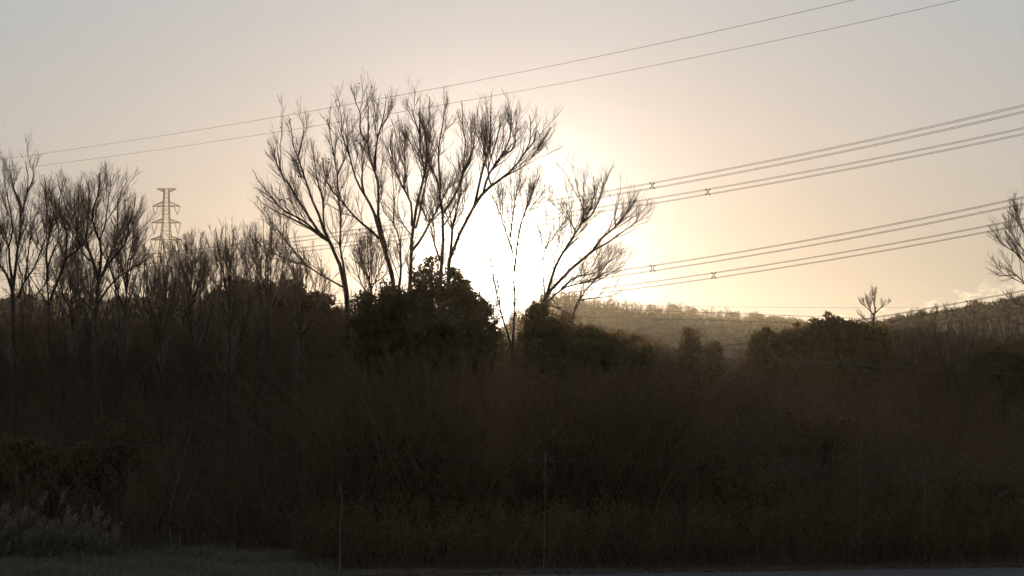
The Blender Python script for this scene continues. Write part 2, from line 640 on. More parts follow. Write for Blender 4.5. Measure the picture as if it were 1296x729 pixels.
traced_tree('bare_tree', 79, [
    (4.4, [(507, 430), (502, 390), (498, 362), (494, 338), (488, 319), (480, 296), (474, 271)]),
    (2.0, [(474, 271), (468, 258), (461, 246), (451, 228), (443, 199), (440, 185), (437, 162)]),
    (2.4, [(489, 318), (482, 290), (478, 268), (479, 250), (479, 233), (475, 217), (467, 199), (466, 181), (466, 154), (466, 133), (464, 117)]),
    (1.4, [(466, 181), (456, 166), (456, 143), (450, 130), (449, 116)]),
    (1.7, [(475, 217), (475, 199), (478, 174), (484, 154), (487, 138), (489, 123)]),
    (1.9, [(480, 302), (470, 292), (456, 281), (443, 268), (433, 255), (422, 244), (413, 228), (408, 200)]),
    (2.0, [(502, 380), (507, 350), (507, 325), (506, 305), (502, 292), (497, 281), (486, 268), (482, 255)]),
    (1.0, [(498, 284), (498, 272), (499, 253), (497, 225), (494, 200)]),
    (1.3, [(461, 246), (458, 225), (460, 200), (455, 180)]),
    (1.2, [(443, 199), (436, 180), (430, 160), (428, 150)]),
], 'tall bare tree with a forked narrow top, the highest tip of all', 507, dens=1.2, leaves=60)
traced_tree('bare_tree', 81, [
    (3.6, [(518, 430), (518, 390), (518, 360), (520, 338), (521, 312), (521, 286), (526, 268)]),
    (1.9, [(526, 268), (529, 253), (535, 230), (537, 214), (532, 192), (531, 169), (531, 150), (532, 125)]),
    (1.7, [(521, 286), (521, 261), (517, 251), (511, 238), (503, 222), (495, 192), (494, 179), (497, 162)]),
    (1.9, [(521, 318), (534, 301), (544, 281), (555, 263), (565, 241), (577, 228), (584, 205)]),
    (1.5, [(526, 289), (532, 266), (535, 246), (539, 230), (539, 205), (541, 178), (543, 150), (544, 122)]),
    (1.3, [(511, 238), (513, 215), (512, 195), (513, 165)]),
    (1.1, [(531, 169), (525, 152), (522, 138)]),
    (1.0, [(522, 300), (508, 280), (503, 262), (505, 240)]),
], 'slender bare tree rising straight between the forked tree and the sunlit one', 518, dens=1.2)
traced_tree('bare_tree', 78, [
    (3.4, [(556, 430), (556, 390), (557, 360), (559, 335), (561, 302), (562, 283), (560, 268)]),
    (1.9, [(560, 268), (557, 250), (555, 230), (547, 218), (540, 192), (539, 169), (533, 155), (529, 140)]),
    (1.7, [(561, 270), (572, 253), (580, 238), (587, 218), (586, 203), (590, 182), (586, 166), (585, 130)]),
    (1.7, [(558, 240), (556, 220), (555, 192), (558, 169), (561, 154), (566, 121)]),
    (1.4, [(557, 330), (549, 306), (545, 286), (536, 268), (528, 245)]),
    (1.2, [(587, 218), (597, 195), (601, 172), (600, 150)]),
    (1.1, [(562, 285), (570, 272), (577, 255), (590, 240)]),
], 'bare tree with steep crossing limbs just left of the sun', 556, dens=1.2)
traced_tree('bare_tree', 80, [
    (3.4, [(569, 430), (568, 390), (567, 345), (570, 322), (580, 299), (591, 281), (600, 261)]),
    (2.2, [(600, 261), (610, 246), (622, 235), (640, 222), (654, 208), (665, 192), (671, 177), (671, 149)]),
    (1.9, [(570, 322), (572, 300), (573, 286), (579, 261), (584, 241), (583, 225), (594, 200), (597, 180)]),
    (1.9, [(601, 258), (605, 240), (610, 218), (619, 187), (621, 166), (621, 141), (622, 118)]),
    (1.7, [(612, 243), (618, 222), (634, 197), (644, 179), (647, 155), (647, 137)]),
    (1.2, [(634, 197), (651, 187), (652, 166), (655, 146)]),
    (1.2, [(622, 235), (618, 215), (630, 170), (635, 150)]),
    (1.2, [(665, 192), (675, 180), (680, 165), (684, 180)]),
    (1.0, [(640, 222), (660, 212), (676, 196), (685, 178)]),
], 'bare tree leaning right above the sun with long rising limbs', 569, dens=1.15)
traced_tree('bare_tree', 82, [
    (2.2, [(648, 470), (649, 432), (651, 400), (651, 355), (650, 330), (646, 300), (642, 280)]),
    (1.4, [(651, 345), (656, 300), (665, 265), (676, 235), (681, 212)]),
    (1.2, [(646, 300), (650, 265), (655, 240), (660, 222)]),
    (1.2, [(649, 320), (636, 280), (632, 255), (634, 240)]),
    (1.5, [(648, 440), (640, 415), (634, 395), (626, 360), (618, 320), (612, 300)]),
    (1.0, [(656, 300), (660, 280), (668, 268), (690, 240)]),
], 'thin bare tree standing directly in front of the setting sun', 648, dens=1.3)
traced_tree('bare_tree', 79, [
    (3.2, [(662, 470), (668, 440), (676, 405), (688, 380), (705, 358), (720, 343), (742, 325), (751, 317)]),
    (2.2, [(692, 374), (700, 345), (706, 332), (711, 322), (720, 308), (729, 294), (738, 281), (743, 271), (751, 256), (753, 236), (753, 228)]),
    (1.2, [(738, 281), (738, 262), (738, 244), (739, 226)]),
    (1.4, [(738, 281), (749, 272), (756, 258), (763, 240), (764, 230)]),
    (1.9, [(751, 317), (762, 301), (779, 287), (795, 267), (798, 251)]),
    (1.4, [(751, 317), (769, 307), (787, 294), (806, 280), (808, 262)]),
    (1.1, [(690, 378), (687, 340), (690, 314), (706, 292), (721, 270), (726, 252)]),
    (1.5, [(684, 388), (700, 376), (710, 366), (729, 360), (749, 354), (772, 346), (790, 336)]),
    (1.2, [(710, 366), (729, 350), (752, 346), (768, 334), (786, 320)]),
    (1.2, [(779, 287), (778, 270), (780, 255)]),
    (1.0, [(729, 294), (722, 280), (716, 262)]),
], 'bare tree leaning far to the right beside the sun', 662, dens=1.3, up=.22)
traced_tree('bare_tree', 83, [
    (2.6, [(718, 470), (720, 430), (724, 404), (731, 381), (742, 367), (752, 354), (770, 348)]),
    (1.2, [(724, 404), (712, 392), (700, 388), (690, 382)]),
    (1.2, [(731, 381), (745, 378), (765, 376), (785, 370)]),
    (1.1, [(742, 367), (760, 345), (772, 330), (783, 318)]),
    (1.0, [(728, 392), (738, 372), (738, 355)]),
], 'low bare tree with drooping sprays over the hazy hill, right of the leaning tree', 718, dens=1.3, up=.15)

# ------------------------------------------------------------------ bare trees along the left
traced_tree('bare_tree', 76, [
    (4.6, [(17, 470), (17, 420), (16, 385), (17, 366), (15, 350)]),
    (2.2, [(16, 370), (19, 345), (22, 318), (26, 290), (26, 276), (30, 259), (34, 245), (36, 227), (32, 205)]),
    (2.2, [(15, 366), (10, 352), (4, 340), (-4, 332), (-15, 318)]),
    (2.0, [(15, 352), (12, 332), (11, 312), (3, 298), (-3, 275)]),
    (1.6, [(26, 276), (25, 256), (18, 240), (12, 212)]),
    (1.5, [(22, 378), (31, 356), (42, 342), (50, 322), (58, 300), (65, 285), (72, 258)]),
    (1.3, [(31, 358), (34, 340), (36, 318), (39, 298), (38, 275), (42, 250)]),
    (1.3, [(11, 312), (16, 290), (12, 262), (6, 230), (5, 215)]),
    (1.2, [(-4, 332), (-8, 300), (-10, 270), (-8, 235)]),
    (1.2, [(34, 245), (42, 225), (41, 207)]),
], 'bare tree with a stout trunk at the left border of the view', 17, dens=1.3)
traced_tree('bare_tree', 77, [
    (4.6, [(63, 470), (62, 425), (62, 392), (61, 372), (59, 350)]),
    (2.2, [(64, 380), (70, 362), (78, 345), (83, 328), (97, 317), (108, 307), (118, 290), (126, 268)]),
    (1.9, [(60, 356), (60, 338), (58, 320), (62, 300), (66, 285), (60, 270), (57, 245), (58, 230)]),
    (1.7, [(83, 328), (84, 310), (84, 292), (75, 262), (76, 248), (81, 224)]),
    (1.4, [(60, 340), (66, 322), (73, 306), (74, 285), (66, 262), (63, 240)]),
    (1.2, [(84, 292), (93, 275), (94, 255), (95, 238)]),
    (1.2, [(62, 388), (52, 372), (42, 356), (36, 345)]),
    (1.1, [(97, 317), (98, 295), (100, 272), (98, 250)]),
], 'bare tree with a stout trunk, second from the left border', 63, dens=1.3)
traced_tree('bare_tree', 76, [
    (4.6, [(122, 470), (122, 425), (122, 392), (123, 370), (125, 352)]),
    (2.2, [(124, 354), (118, 332), (113, 318), (109, 300), (112, 275), (113, 250), (112, 232)]),
    (2.2, [(125, 350), (128, 325), (126, 303), (119, 288), (117, 268), (126, 240), (126, 222)]),
    (2.0, [(127, 352), (140, 330), (152, 317), (160, 305), (163, 285), (170, 262), (172, 245)]),
    (1.6, [(130, 348), (136, 330), (146, 310), (150, 292), (148, 270), (150, 250)]),
    (1.7, [(122, 388), (133, 370), (148, 352), (164, 342), (180, 330), (186, 312)]),
    (1.4, [(118, 332), (106, 322), (98, 300), (97, 280), (92, 258)]),
    (1.4, [(121, 395), (104, 380), (95, 365), (88, 352)]),
    (1.2, [(126, 303), (133, 285), (136, 262), (140, 235), (140, 226)]),
    (1.2, [(113, 275), (105, 258), (102, 240)]),
], 'broad fan shaped bare tree with a stout trunk, left of the lattice tower', 122, dens=1.3)


def auto_limbs(x0, ybase, ytop, spread, nl=7, w=2.6, lean=0.0, fork=.5):
    """limbs in photo pixels for a multi-limbed tree between ybase and ytop"""
    h = ybase - ytop
    yf = ybase - h * fork
    L = [(w, [(x0, ybase), (x0 + lean * .3 * h + rng.normal() * 2, ybase - h * fork * .5), (x0 + lean * .6 * h, yf)])]
    for i in range(nl):
        s = (i + .5) / nl * 2 - 1 + rng.normal() * .12
        ys = yf + rng.uniform(-.05, .32) * h * (1 - .3 * abs(s))
        xs = x0 + lean * (ybase - ys)
        xe = x0 + lean * h + s * spread
        ye = ytop + abs(s) ** 1.7 * h * .22 + rng.uniform(0, .10) * h
        L.append((w * rng.uniform(.38, .6), [(xs, ys), (xs + (xe - xs) * .45 + rng.normal() * 2, ys + (ye - ys) * .33),
                                             (xs + (xe - xs) * .85 + rng.normal() * 2, ys + (ye - ys) * .7), (xe, ye)]))
    return L


GB = 'bare trees of the roadside wood'
for (x, Y, yb, yt, spr, nl, w, lab, dn) in [
    (160, 84, 480, 262, 26, 6, 2.2, 'bare tree just left of the lattice tower, behind the fan shaped tree', .9),
    (203, 80, 480, 322, 30, 7, 2.4, 'bare tree standing in front of the lattice tower', .9),
    (243, 86, 480, 286, 28, 7, 1.9, 'pale bare tree with fine upright twigs just right of the lattice tower', 1.0),
    (289, 79, 480, 278, 34, 8, 2.4, 'bare tree with dark crooked limbs before the left edge of the rounded dark knoll', .9),
    (338, 84, 480, 262, 34, 8, 2.2, 'bare tree in front of the rounded dark knoll, half merged with the left leaning tree', .9),
    (382, 77, 480, 318, 34, 7, 2.2, 'short bare tree before the rounded dark knoll, under the limbs of the leaning tree', .9),
    (470, 86, 440, 285, 26, 6, 1.8, 'small bare tree with clinging leaves between the two tallest trees', 1.0),
    (92, 88, 480, 300, 26, 6, 1.7, 'dense small bare tree between the second and third stout trunks on the left', 1.1),
    (-32, 78, 480, 225, 40, 7, 3.0, 'bare tree cut off by the left border of the view', .9),
]:
    traced_tree('bare_tree', Y, auto_limbs(x, yb, yt, spr * 1.15, nl + 3, w), lab, x, dens=dn * 1.3, scale=.9, leaves=180 if x in (470, 92) else 0)

traced_tree('bare_tree', 74, [
    (4.0, [(1312, 470), (1312, 420), (1310, 385), (1306, 355), (1302, 330), (1300, 300), (1302, 270), (1300, 240)]),
    (2.0, [(1308, 372), (1296, 358), (1285, 348), (1267, 349), (1252, 341)]),
    (1.9, [(1306, 350), (1296, 332), (1282, 317), (1270, 310), (1258, 296), (1252, 285)]),
    (1.7, [(1303, 330), (1292, 312), (1281, 297), (1272, 285)]),
    (1.6, [(1302, 312), (1294, 290), (1288, 272), (1286, 262)]),
    (1.4, [(1311, 400), (1298, 388), (1286, 384), (1272, 374)]),
    (2.0, [(1308, 370), (1322, 345), (1336, 320), (1350, 285)]),
    (1.7, [(1303, 330), (1318, 300), (1326, 265)]),
], 'bare tree reaching in from the right border of the view', 1312, dens=1.9, up=.2, scale=.72, hw=.62)
traced_tree('small_bare_tree', 98, [
    (1.9, [(1105, 450), (1105, 420), (1105, 408), (1107, 398), (1108, 390)]),
    (1.2, [(1107, 400), (1100, 392), (1094, 386), (1092, 380)]),
    (1.2, [(1108, 396), (1114, 390), (1120, 384)]),
    (1.1, [(1108, 392), (1106, 382), (1107, 374)]),
    (1.0, [(1104, 398), (1100, 386), (1099, 378)]),
    (1.0, [(1105, 410), (1094, 404), (1086, 396)]),
], 'small rounded bare tree standing alone on the skyline, left of the bright cloud', 1105, dens=2.6, scale=.42, up=.25, hw=.8)

# pale slim saplings at the foot of the bank
for (pts, Y, w, lab) in [
    ([(217, 693), (214, 660), (215, 640), (222, 610), (232, 575), (240, 540)], 66.5, 1.7, 'pale thin sapling at the grass edge, left of a pair'),
    ([(227, 693), (229, 660), (234, 638), (243, 612), (252, 590), (262, 560)], 66.8, 1.4, 'pale thin sapling at the grass edge, right of a pair'),
    ([(296, 695), (297, 665), (296, 630), (300, 600)], 67, 1.1, 'dull thin sapling at the grass edge, right of the pale pair'),
    ([(430, 730), (430, 700), (429, 672), (431, 640), (428, 610)], 59.5, 1.5, 'slim grey sapling standing at the end of the grass verge'),
    ([(688, 727), (689, 690), (690, 650), (691, 610), (690, 575)], 60.5, .7, 'very thin straight sapling at the road edge below the sun'),
    ([(1089, 712), (1089, 670), (1090, 630), (1091, 596), (1094, 560)], 63.2, 1.4, 'slim sapling on the road edge, left one of two on the right'),
    ([(1171, 711), (1172, 680), (1172, 645), (1174, 615), (1172, 585)], 63.4, 1.2, 'slim sapling on the road edge, right one of two on the right'),
]:
    P = at(np.array([p[0] for p in pts]), np.array([p[1] for p in pts]), np.full(len(pts), float(Y)))
    P[:, 1] += np.linspace(0, .5, len(P))
    gz = float(ground_z(P[0, 0], P[0, 1]))
    P[0, 2] = gz - .05
    root = thing('sapling', (P[0, 0], P[0, 1], gz), lab, 'sapling', 'slim saplings at the foot of the bank')
    r = w * .62 * Y / F
    fill_tree(root, [P], [[r, r * .7, r * .4, .012]], .7, .45, 9, 2, .5, 'pale_bark', 'scrub', .006, .45)


# ------------------------------------------------------------------ evergreen crowns
def crown_tree(name, Y, blobs, label, trunk_px, leaf=.13, dens=1.0, group=None, mat='evergreen', lump=.62, cover=5.0):
    """blobs: ellipses in photo px (cx, cy, rx, ry); filled with leaf clumps through their volume"""
    mpp = Y / F
    gx = at(trunk_px, 600, Y)[0]
    gz = float(ground_z(np.array(gx), np.array(float(Y))))
    root = thing(name, (gx, Y, gz), label, 'tree', group)
    tr = Tubes()
    lf = Tubes()
    tw = Tubes()
    stem_top = None
    for (cx, cy, rx_, ry_) in blobs:
        c = at(cx, cy, Y)
        if stem_top is None:
            stem_top = c
        ax = np.array([rx_ * mpp, (rx_ + ry_) * .45 * mpp, ry_ * mpp])
        # clump centres, crowded towards the surface
        area = 4 * math.pi * ((ax[0] * ax[2]) ** 1.0)
        nc = max(8, int(area / (lump ** 2) * 1.5 * dens))
        u = rng.normal(size=(nc, 3))
        u /= np.linalg.norm(u, axis=1, keepdims=True)
        rad = rng.uniform(.25, 1.0, (nc, 1)) ** .45
        cl = c + u * rad * ax * .93
        ls = lump * rng.uniform(.35, .75, nc)
        per = int(max(18, cover * .55 * (lump * .55) ** 2 * math.pi / (leaf * leaf * 1.1) * .55))
        k = np.repeat(np.arange(nc), per)
        g = rng.normal(size=(len(k), 3))
        g /= np.linalg.norm(g, axis=1, keepdims=True)
        C = cl[k] + g * (rng.random((len(k), 1)) ** .4) * ls[k][:, None] * np.array([1, 1, .8])
        add_leaves(lf, C, leaf)
        # limbs to a share of the clumps
        pick = rng.choice(nc, min(nc, 14), replace=False)
        base_ = np.array([gx, Y, max(gz + .5, c[2] - ax[2] * 1.1)])
        for q in pick:
            mid = (base_ + cl[q]) / 2 + np.array([0, 0, .15 * ax[2]])
            tw.batch(smooth_line([base_, mid, cl[q]], 5), np.linspace(.05, .012, 5), 4)
    tr.batch(smooth_line([[gx, Y, gz - .2], [gx + .1, Y, (gz + stem_top[2]) / 2], stem_top], 6), np.linspace(.17, .05, 6), 7)
    tr.build('trunk', M['bark'], root)
    tw.build('limbs', M['bark'], root)
    tag(lf.build('crown', M[mat], root), kind='stuff')
    return root


crown_tree('evergreen_tree', 76, [(487, 402, 36, 44), (464, 412, 22, 44), (514, 400, 32, 48), (490, 450, 44, 40)],
           'dark evergreen tree at the foot of the forked tall tree, left of the sun', 487, leaf=.085)
crown_tree('evergreen_tree', 75, [(548, 400, 36, 49), (578, 398, 24, 49), (594, 400, 15, 45), (560, 450, 44, 40)],
           'dark evergreen tree at the left edge of the blinding sun', 556, leaf=.085)
crown_tree('leafy_shrub', 83, [(544, 340, 16, 15), (528, 348, 9, 12), (573, 350, 9, 10)],
           'small leafy crown with gaps rising from the dark mass beside the slender trunks', 545, leaf=.075, dens=.55, cover=3.2, lump=.5)
crown_tree('evergreen_tree', 76, [(608, 420, 18, 42), (624, 438, 15, 36), (612, 466, 34, 34)],
           'low dark evergreen sloping down under the sun from the left', 610, leaf=.085)  # outline cut back so the gap stands in for the sun's bloom
crown_tree('evergreen_tree', 75, [(684, 420, 18, 38), (672, 436, 14, 34), (706, 428, 26, 30), (690, 462, 34, 34)],
           'low dark evergreen rounding under the sun from the right', 690, leaf=.085)  # rounded edge shaped to imitate the rim of the sun's bloom
crown_tree('evergreen_tree', 79, [(742, 438, 38, 28), (790, 446, 36, 24), (765, 470, 60, 26)],
           'dark bushy tree below the hazy hill, right of the sun', 760, leaf=.085)
crown_tree('conifer', 92, [(876, 442, 14, 28), (868, 456, 11, 26), (878, 470, 17, 26)],
           'dark upright conifer before the hazy hill, taller of a touching pair', 877, leaf=.10, lump=.5)
crown_tree('conifer', 93, [(901, 450, 12, 24), (906, 458, 9, 20), (900, 474, 14, 22)],
           'dark rounded conifer before the hazy hill, shorter of a touching pair', 901, leaf=.10, lump=.5)
crown_tree('evergreen_tree', 93, [(966, 440, 19, 27), (986, 442, 16, 24), (972, 460, 26, 24)],
           'dark evergreen with a pointed left shoulder where the far hill meets the right wood', 970, leaf=.10, lump=.5)
crown_tree('evergreen_tree', 92, [(1010, 436, 24, 31), (1032, 434, 18, 32), (1018, 460, 34, 30)],
           'dark evergreen left of the highest bump of the right skyline', 1014, leaf=.10, lump=.5)
crown_tree('evergreen_tree', 91, [(1060, 430, 27, 34), (1084, 432, 20, 32), (1050, 416, 9, 20), (1074, 460, 36, 34), (1112, 440, 16, 30)],
           'dark evergreen forming the highest bump of the right skyline', 1062, leaf=.10, lump=.5)
crown_tree('evergreen_tree', 88, [(1262, 470, 44, 38), (1300, 474, 30, 40)],
           'dark evergreen bush in front of the grey saplings near the right border', 1270, leaf=.085)
crown_tree('evergreen_tree', 112, [(302, 400, 42, 48), (270, 410, 22, 42), (330, 398, 28, 47)],
           'rounded dark tree forming the left half of the knoll, behind the bare limbs', 300, leaf=.12, dens=1.5, mat='evergreen')
crown_tree('evergreen_tree', 113, [(366, 402, 38, 50), (402, 408, 28, 44), (430, 424, 20, 38), (448, 434, 14, 36)],
           'rounded dark tree forming the right half of the knoll, behind the bare limbs', 370, leaf=.12, dens=1.5, mat='evergreen')
crown_tree('leafy_shrub', 72, [(70, 600, 70, 44), (20, 590, 40, 40)],
           'dark bush standing behind the pale reeds', 60, leaf=.11, dens=.7)
for (px_, py_, rx__, ry__, Y_, mt, lb) in [
    (150, 560, 44, 34, 72, 'dry_leaf', 'brown rounded bush right of the dark bush behind the reeds'),
    (455, 560, 46, 44, 71, 'evergreen', 'dull green bush on the bank below the forked tall tree'),
    (530, 640, 50, 40, 66, 'dry_leaf', 'brown bush low on the bank below the sun, left of the thin straight sapling'),
    (610, 540, 52, 40, 74, 'evergreen', 'dull green bush halfway up the bank straight below the sun'),
    (745, 620, 50, 44, 68, 'dry_leaf', 'brown bush low on the bank, right of the thin straight sapling'),
    (830, 540, 48, 36, 77, 'dry_leaf', 'brown bush halfway up the bank below the conifer pair'),
    (930, 610, 56, 44, 69, 'evergreen', 'dull green bush low on the bank, left of the two right-hand saplings'),
    (1040, 540, 50, 34, 76, 'dry_leaf', 'brown bush halfway up the bank below the highest bump of the skyline'),
    (1135, 640, 40, 40, 67, 'dry_leaf', 'brown bush between the two right-hand saplings'),
    (1240, 610, 56, 46, 69, 'evergreen', 'dull green bush near the right border above the road')]:
    crown_tree('shrub', Y_, [(px_, py_, rx__, ry__), (px_ - rx__ * .55, py_ + 18, rx__ * .6, ry__ * .8), (px_ + rx__ * .5, py_ + 22, rx__ * .65, ry__ * .8)], lb, px_, leaf=.075, dens=.30, mat=mt, cover=2.2)

# ------------------------------------------------------------------ scrub covering the bank (nobody could count it)
CONT = np.array([(-120, 405), (0, 402), (60, 398), (130, 402), (200, 400), (250, 396), (300, 392), (420, 400), (446, 392), (460, 384), (500, 372), (560, 364), (596, 372),
                 (606, 396), (622, 424), (634, 434), (662, 434), (672, 410), (690, 398), (720, 412), (760, 420), (800, 424), (836, 440), (860, 458), (930, 460),  # skyline dips below the sun to imitate its round bloom
                 (950, 440), (985, 428), (1010, 420), (1050, 412), (1100, 412), (1140, 416), (1200, 424), (1250, 432), (1300, 430), (1420, 430)], float)


def contour(px):
    return np.interp(px, CONT[:, 0], CONT[:, 1])


def scrub(name, n_stem, y0, y1, hmin, hmax, n_leaf, twig_per, xlim=1.32, top_pad=0, leaf=.048, mat='scrub', lmat='dry_leaf', pxr=None, ylow=None):
    y = y0 + (y1 - y0) * rng.random(n_stem)
    half = 648.0 / F * xlim
    if pxr is None:
        x = (rng.random(n_stem) * 2 - 1) * half * y
    else:
        x = (rng.uniform(pxr[0], pxr[1], n_stem) - CX) / F * y
    keep = y > road_edge(x) + 1.0
    x, y = x[keep], y[keep]
    z = ground_z(x, y)
    px, _ = topx(np.stack([x, y, z], -1))
    # tallest the scrub may grow here without crossing the skyline of the wood
    lim = at(px, contour(px) + top_pad, y)[:, 2] - z
    h = np.minimum(hmin + (hmax - hmin) * rng.random(len(x)) ** 1.4, lim * rng.uniform(.86, 1.03, len(x)))
    ok = h > .35
    x, y, z, h = x[ok], y[ok], z[ok], h[ok]
    m = len(x)
    tb = Tubes()
    s = np.linspace(0, 1, 4)
    lean = rng.normal(size=(m, 2)) * .42
    P = np.zeros((m, 4, 3))
    P[:, :, 0] = x[:, None] + lean[:, :1] * h[:, None] * s ** 1.3
    P[:, :, 1] = y[:, None] + lean[:, 1:] * h[:, None] * s ** 1.3
    P[:, :, 2] = z[:, None] - .05 + h[:, None] * s
    P[:, 1:] += rng.normal(size=(m, 3, 3)) * (.035 * h)[:, None, None]
    R = (.010 + .006 * h)[:, None] * (1 - .85 * s)
    tb.batch(P, R, 3)
    a, ar = sprout(P, R, twig_per, .75, (36, 12), .3, .15, 3, .006, .6, .014, minlen=.2)
    tb.batch(a, ar, 3)
    o = tag(tb.build(name, M[mat]), kind='stuff')
    if n_leaf:
        k = rng.integers(0, len(a), n_leaf)
        C = a[k, rng.integers(1, 3, n_leaf)] + rng.normal(size=(n_leaf, 3)) * np.array([.14, .14, .12])
        lf = Tubes()
        add_leaves(lf, C, leaf)
        lfo = lf.build('scrub_foliage', M[lmat], o)
        tag(lfo, kind='stuff')
    return o


tag(scrub('undergrowth', 11500, 66, 110, 1.2, 3.6, 130000, 3.0), 'brown leafless scrub covering the dark bank under the trees', 'undergrowth')
tag(scrub('undergrowth', 5000, 92, 110, 2.5, 7.0, 80000, 3.0, top_pad=2), 'taller tangled scrub along the top of the bank', 'undergrowth')
tag(scrub('undergrowth', 3000, 67, 75, 2.6, 6.8, 60000, 3.0, top_pad=34, pxr=(430, 830)), 'tall brush in front of the dark evergreens below the sun', 'undergrowth')
tag(scrub('undergrowth', 2600, 61, 68, .5, 2.0, 36000, 4.0, pxr=(380, 1400)), 'low brambles at the foot of the bank beside the road', 'undergrowth')

# ------------------------------------------------------------------ grey saplings of the right-hand thicket: every one a tree
protos = []
for i in range(6):
    root = thing('thicket_tree', (0, 0, 0), 'thin bare tree in the grey thicket on the right skyline', 'tree', 'thin bare trees of the right thicket')
    H = 6.0
    ls, rs = [], []
    st = np.array([[0, 0, -.2], [rng.normal() * .12, rng.normal() * .12, 2.0], [rng.normal() * .25, rng.normal() * .2, 4.2], [rng.normal() * .35, rng.normal() * .3, H]])
    ls.append(st)
    rs.append([.06, .045, .028, .010])
    for k in range(rng.integers(3, 6)):
        t = rng.uniform(.25, .6)
        b0 = st[1] * (1 - t) + st[2] * t
        an = rng.uniform(0, 6.28)
        sp_ = rng.uniform(.6, 1.3)
        e = b0 + np.array([math.cos(an) * sp_, math.sin(an) * sp_, rng.uniform(1.6, 2.6)])
        ls.append(np.array([b0, (b0 + e) / 2 + np.array([math.cos(an), math.sin(an), -.4]) * .15, e]))
        rs.append([.03, .02, .009])
    fill_tree(root, ls, rs, .95, .55, 6, 3, .35, 'bark', 'twig', .0065, .3)
    protos.append(root)
spots = []
for i in range(64):
    px = 1118 + (1350 - 1118) * (i + rng.random()) / 64
    spots.append((px, rng.uniform(86, 108), np.interp(px, [1118, 1150, 1200, 1260, 1296, 1350], [406, 398, 390, 392, 398, 400]) + rng.normal() * 9 + (14 if rng.random() < .45 else 0)))
for i in range(44):
    px = rng.uniform(20, 330)
    spots.append((px, rng.uniform(88, 108), rng.uniform(292, 368)))
for i in range(16):
    px = rng.uniform(800, 1000)
    spots.append((px, rng.uniform(92, 106), rng.uniform(416, 440) + (20 if px > 850 else 0)))
for i, (px, Y, pt) in enumerate(spots):
    x = at(px, 600, Y)[0]
    z = float(ground_z(np.array(x), np.array(Y)))
    h = at(px, pt, Y)[2] - z
    src = protos[i % 6]
    lab = 'thin bare tree in the grey thicket on the right skyline'
    grp = 'thin bare trees of the right thicket'
    if px < 400:
        lab, grp = 'thin bare tree crowded behind the trunks on the left, before the dark hill', 'thin bare trees behind the left trunks'
    elif px < 1010:
        lab, grp = 'thin bare tree on the low bank in front of the hazy far hill', 'thin bare trees before the hazy hill'
    if i < 6:
        o = src
        o.location = (x, Y, z)
        o.scale = (h / 6.0,) * 3
        o.rotation_euler = (0, 0, rng.uniform(0, 6.28))
    else:
        o = copy_tree(src, (x, Y, z), rng.uniform(0, 6.28), h / 6.0, lab)
    o['label'] = lab
    o['group'] = grp

# ------------------------------------------------------------------ trees on the hills
farp = []
for i in range(8):
    ever = i >= 5
    root = thing('hill_tree', (0, 0, 0), 'tree', 'tree', 'trees')
    tr, cr = Tubes(), Tubes()
    H = 8.0
    st = smooth_line([[0, 0, -1.0], [rng.normal() * .15, rng.normal() * .15, 3.5], [rng.normal() * .3, rng.normal() * .3, H * (.9 if ever else 1)]], 6)
    sr = np.linspace(.20, .03, 6)
    tr.batch(st, sr, 5)
    tr.build('trunk', M['bark'], root)
    a, ar = sprout(st[None], sr[None], 4.5 if ever else 3.2, 3.0, (48 if ever else 40, 10), .35, .10 if ever else .25, 4, .03, .6, .09)
    if not ever:
        cr.batch(a, ar, 3)
        b, br = sprout(a, ar, 2.4, 1.5, (34, 10), .35, .15, 3, .022, .7, .04)
        cr.batch(b, br, 3)
        c, cc = sprout(b, br, 2.2, .8, (34, 10), .3, .15, 2, .018, .7, .03)
        cr.batch(c, cc, 3)
        cr.build('crown', M['twig'], root)
    else:
        ctr = np.concatenate([a[:, 2], a[:, 3], a[:, 3] * .6 + st[4] * .4])
        k = rng.integers(0, len(ctr), 1500)
        g = rng.normal(size=(1500, 3))
        add_leaves(cr, ctr[k] + g * .55, .30)
        tag(cr.build('crown', M['evergreen'], root), kind='stuff')
    farp.append(root)
used = set()


def ridge_trees(zf, R, px0, px1, n, hpx, label, group, ever_share, d0=-2, d1=8, label_round=None):
    """trees standing on a hill between d0 and d1 metres this side of its crest"""
    for i in range(n):
        px = px0 + (px1 - px0) * (i + rng.random()) / n
        Y = R - rng.uniform(d0, d1)
        x, z = zf(px, Y)
        hh = rng.uniform(*hpx) * Y / F
        j = int(rng.integers(5, 8) if rng.random() < ever_share else rng.integers(0, 5))
        lab = label_round if (j >= 5 and label_round) else label
        s = hh / 8.0
        z = z - .33 * hh
        if j not in used:
            used.add(j)
            o = farp[j]
            o.location = (x, Y, z)
            o['label'] = lab
        else:
            o = copy_tree(farp[j], (x, Y, z), rng.uniform(0, 6.28), s, lab)
        wd = rng.uniform(1.2, 2.4)
        o.scale = (s * wd, s * wd, s)
        o['group'] = group


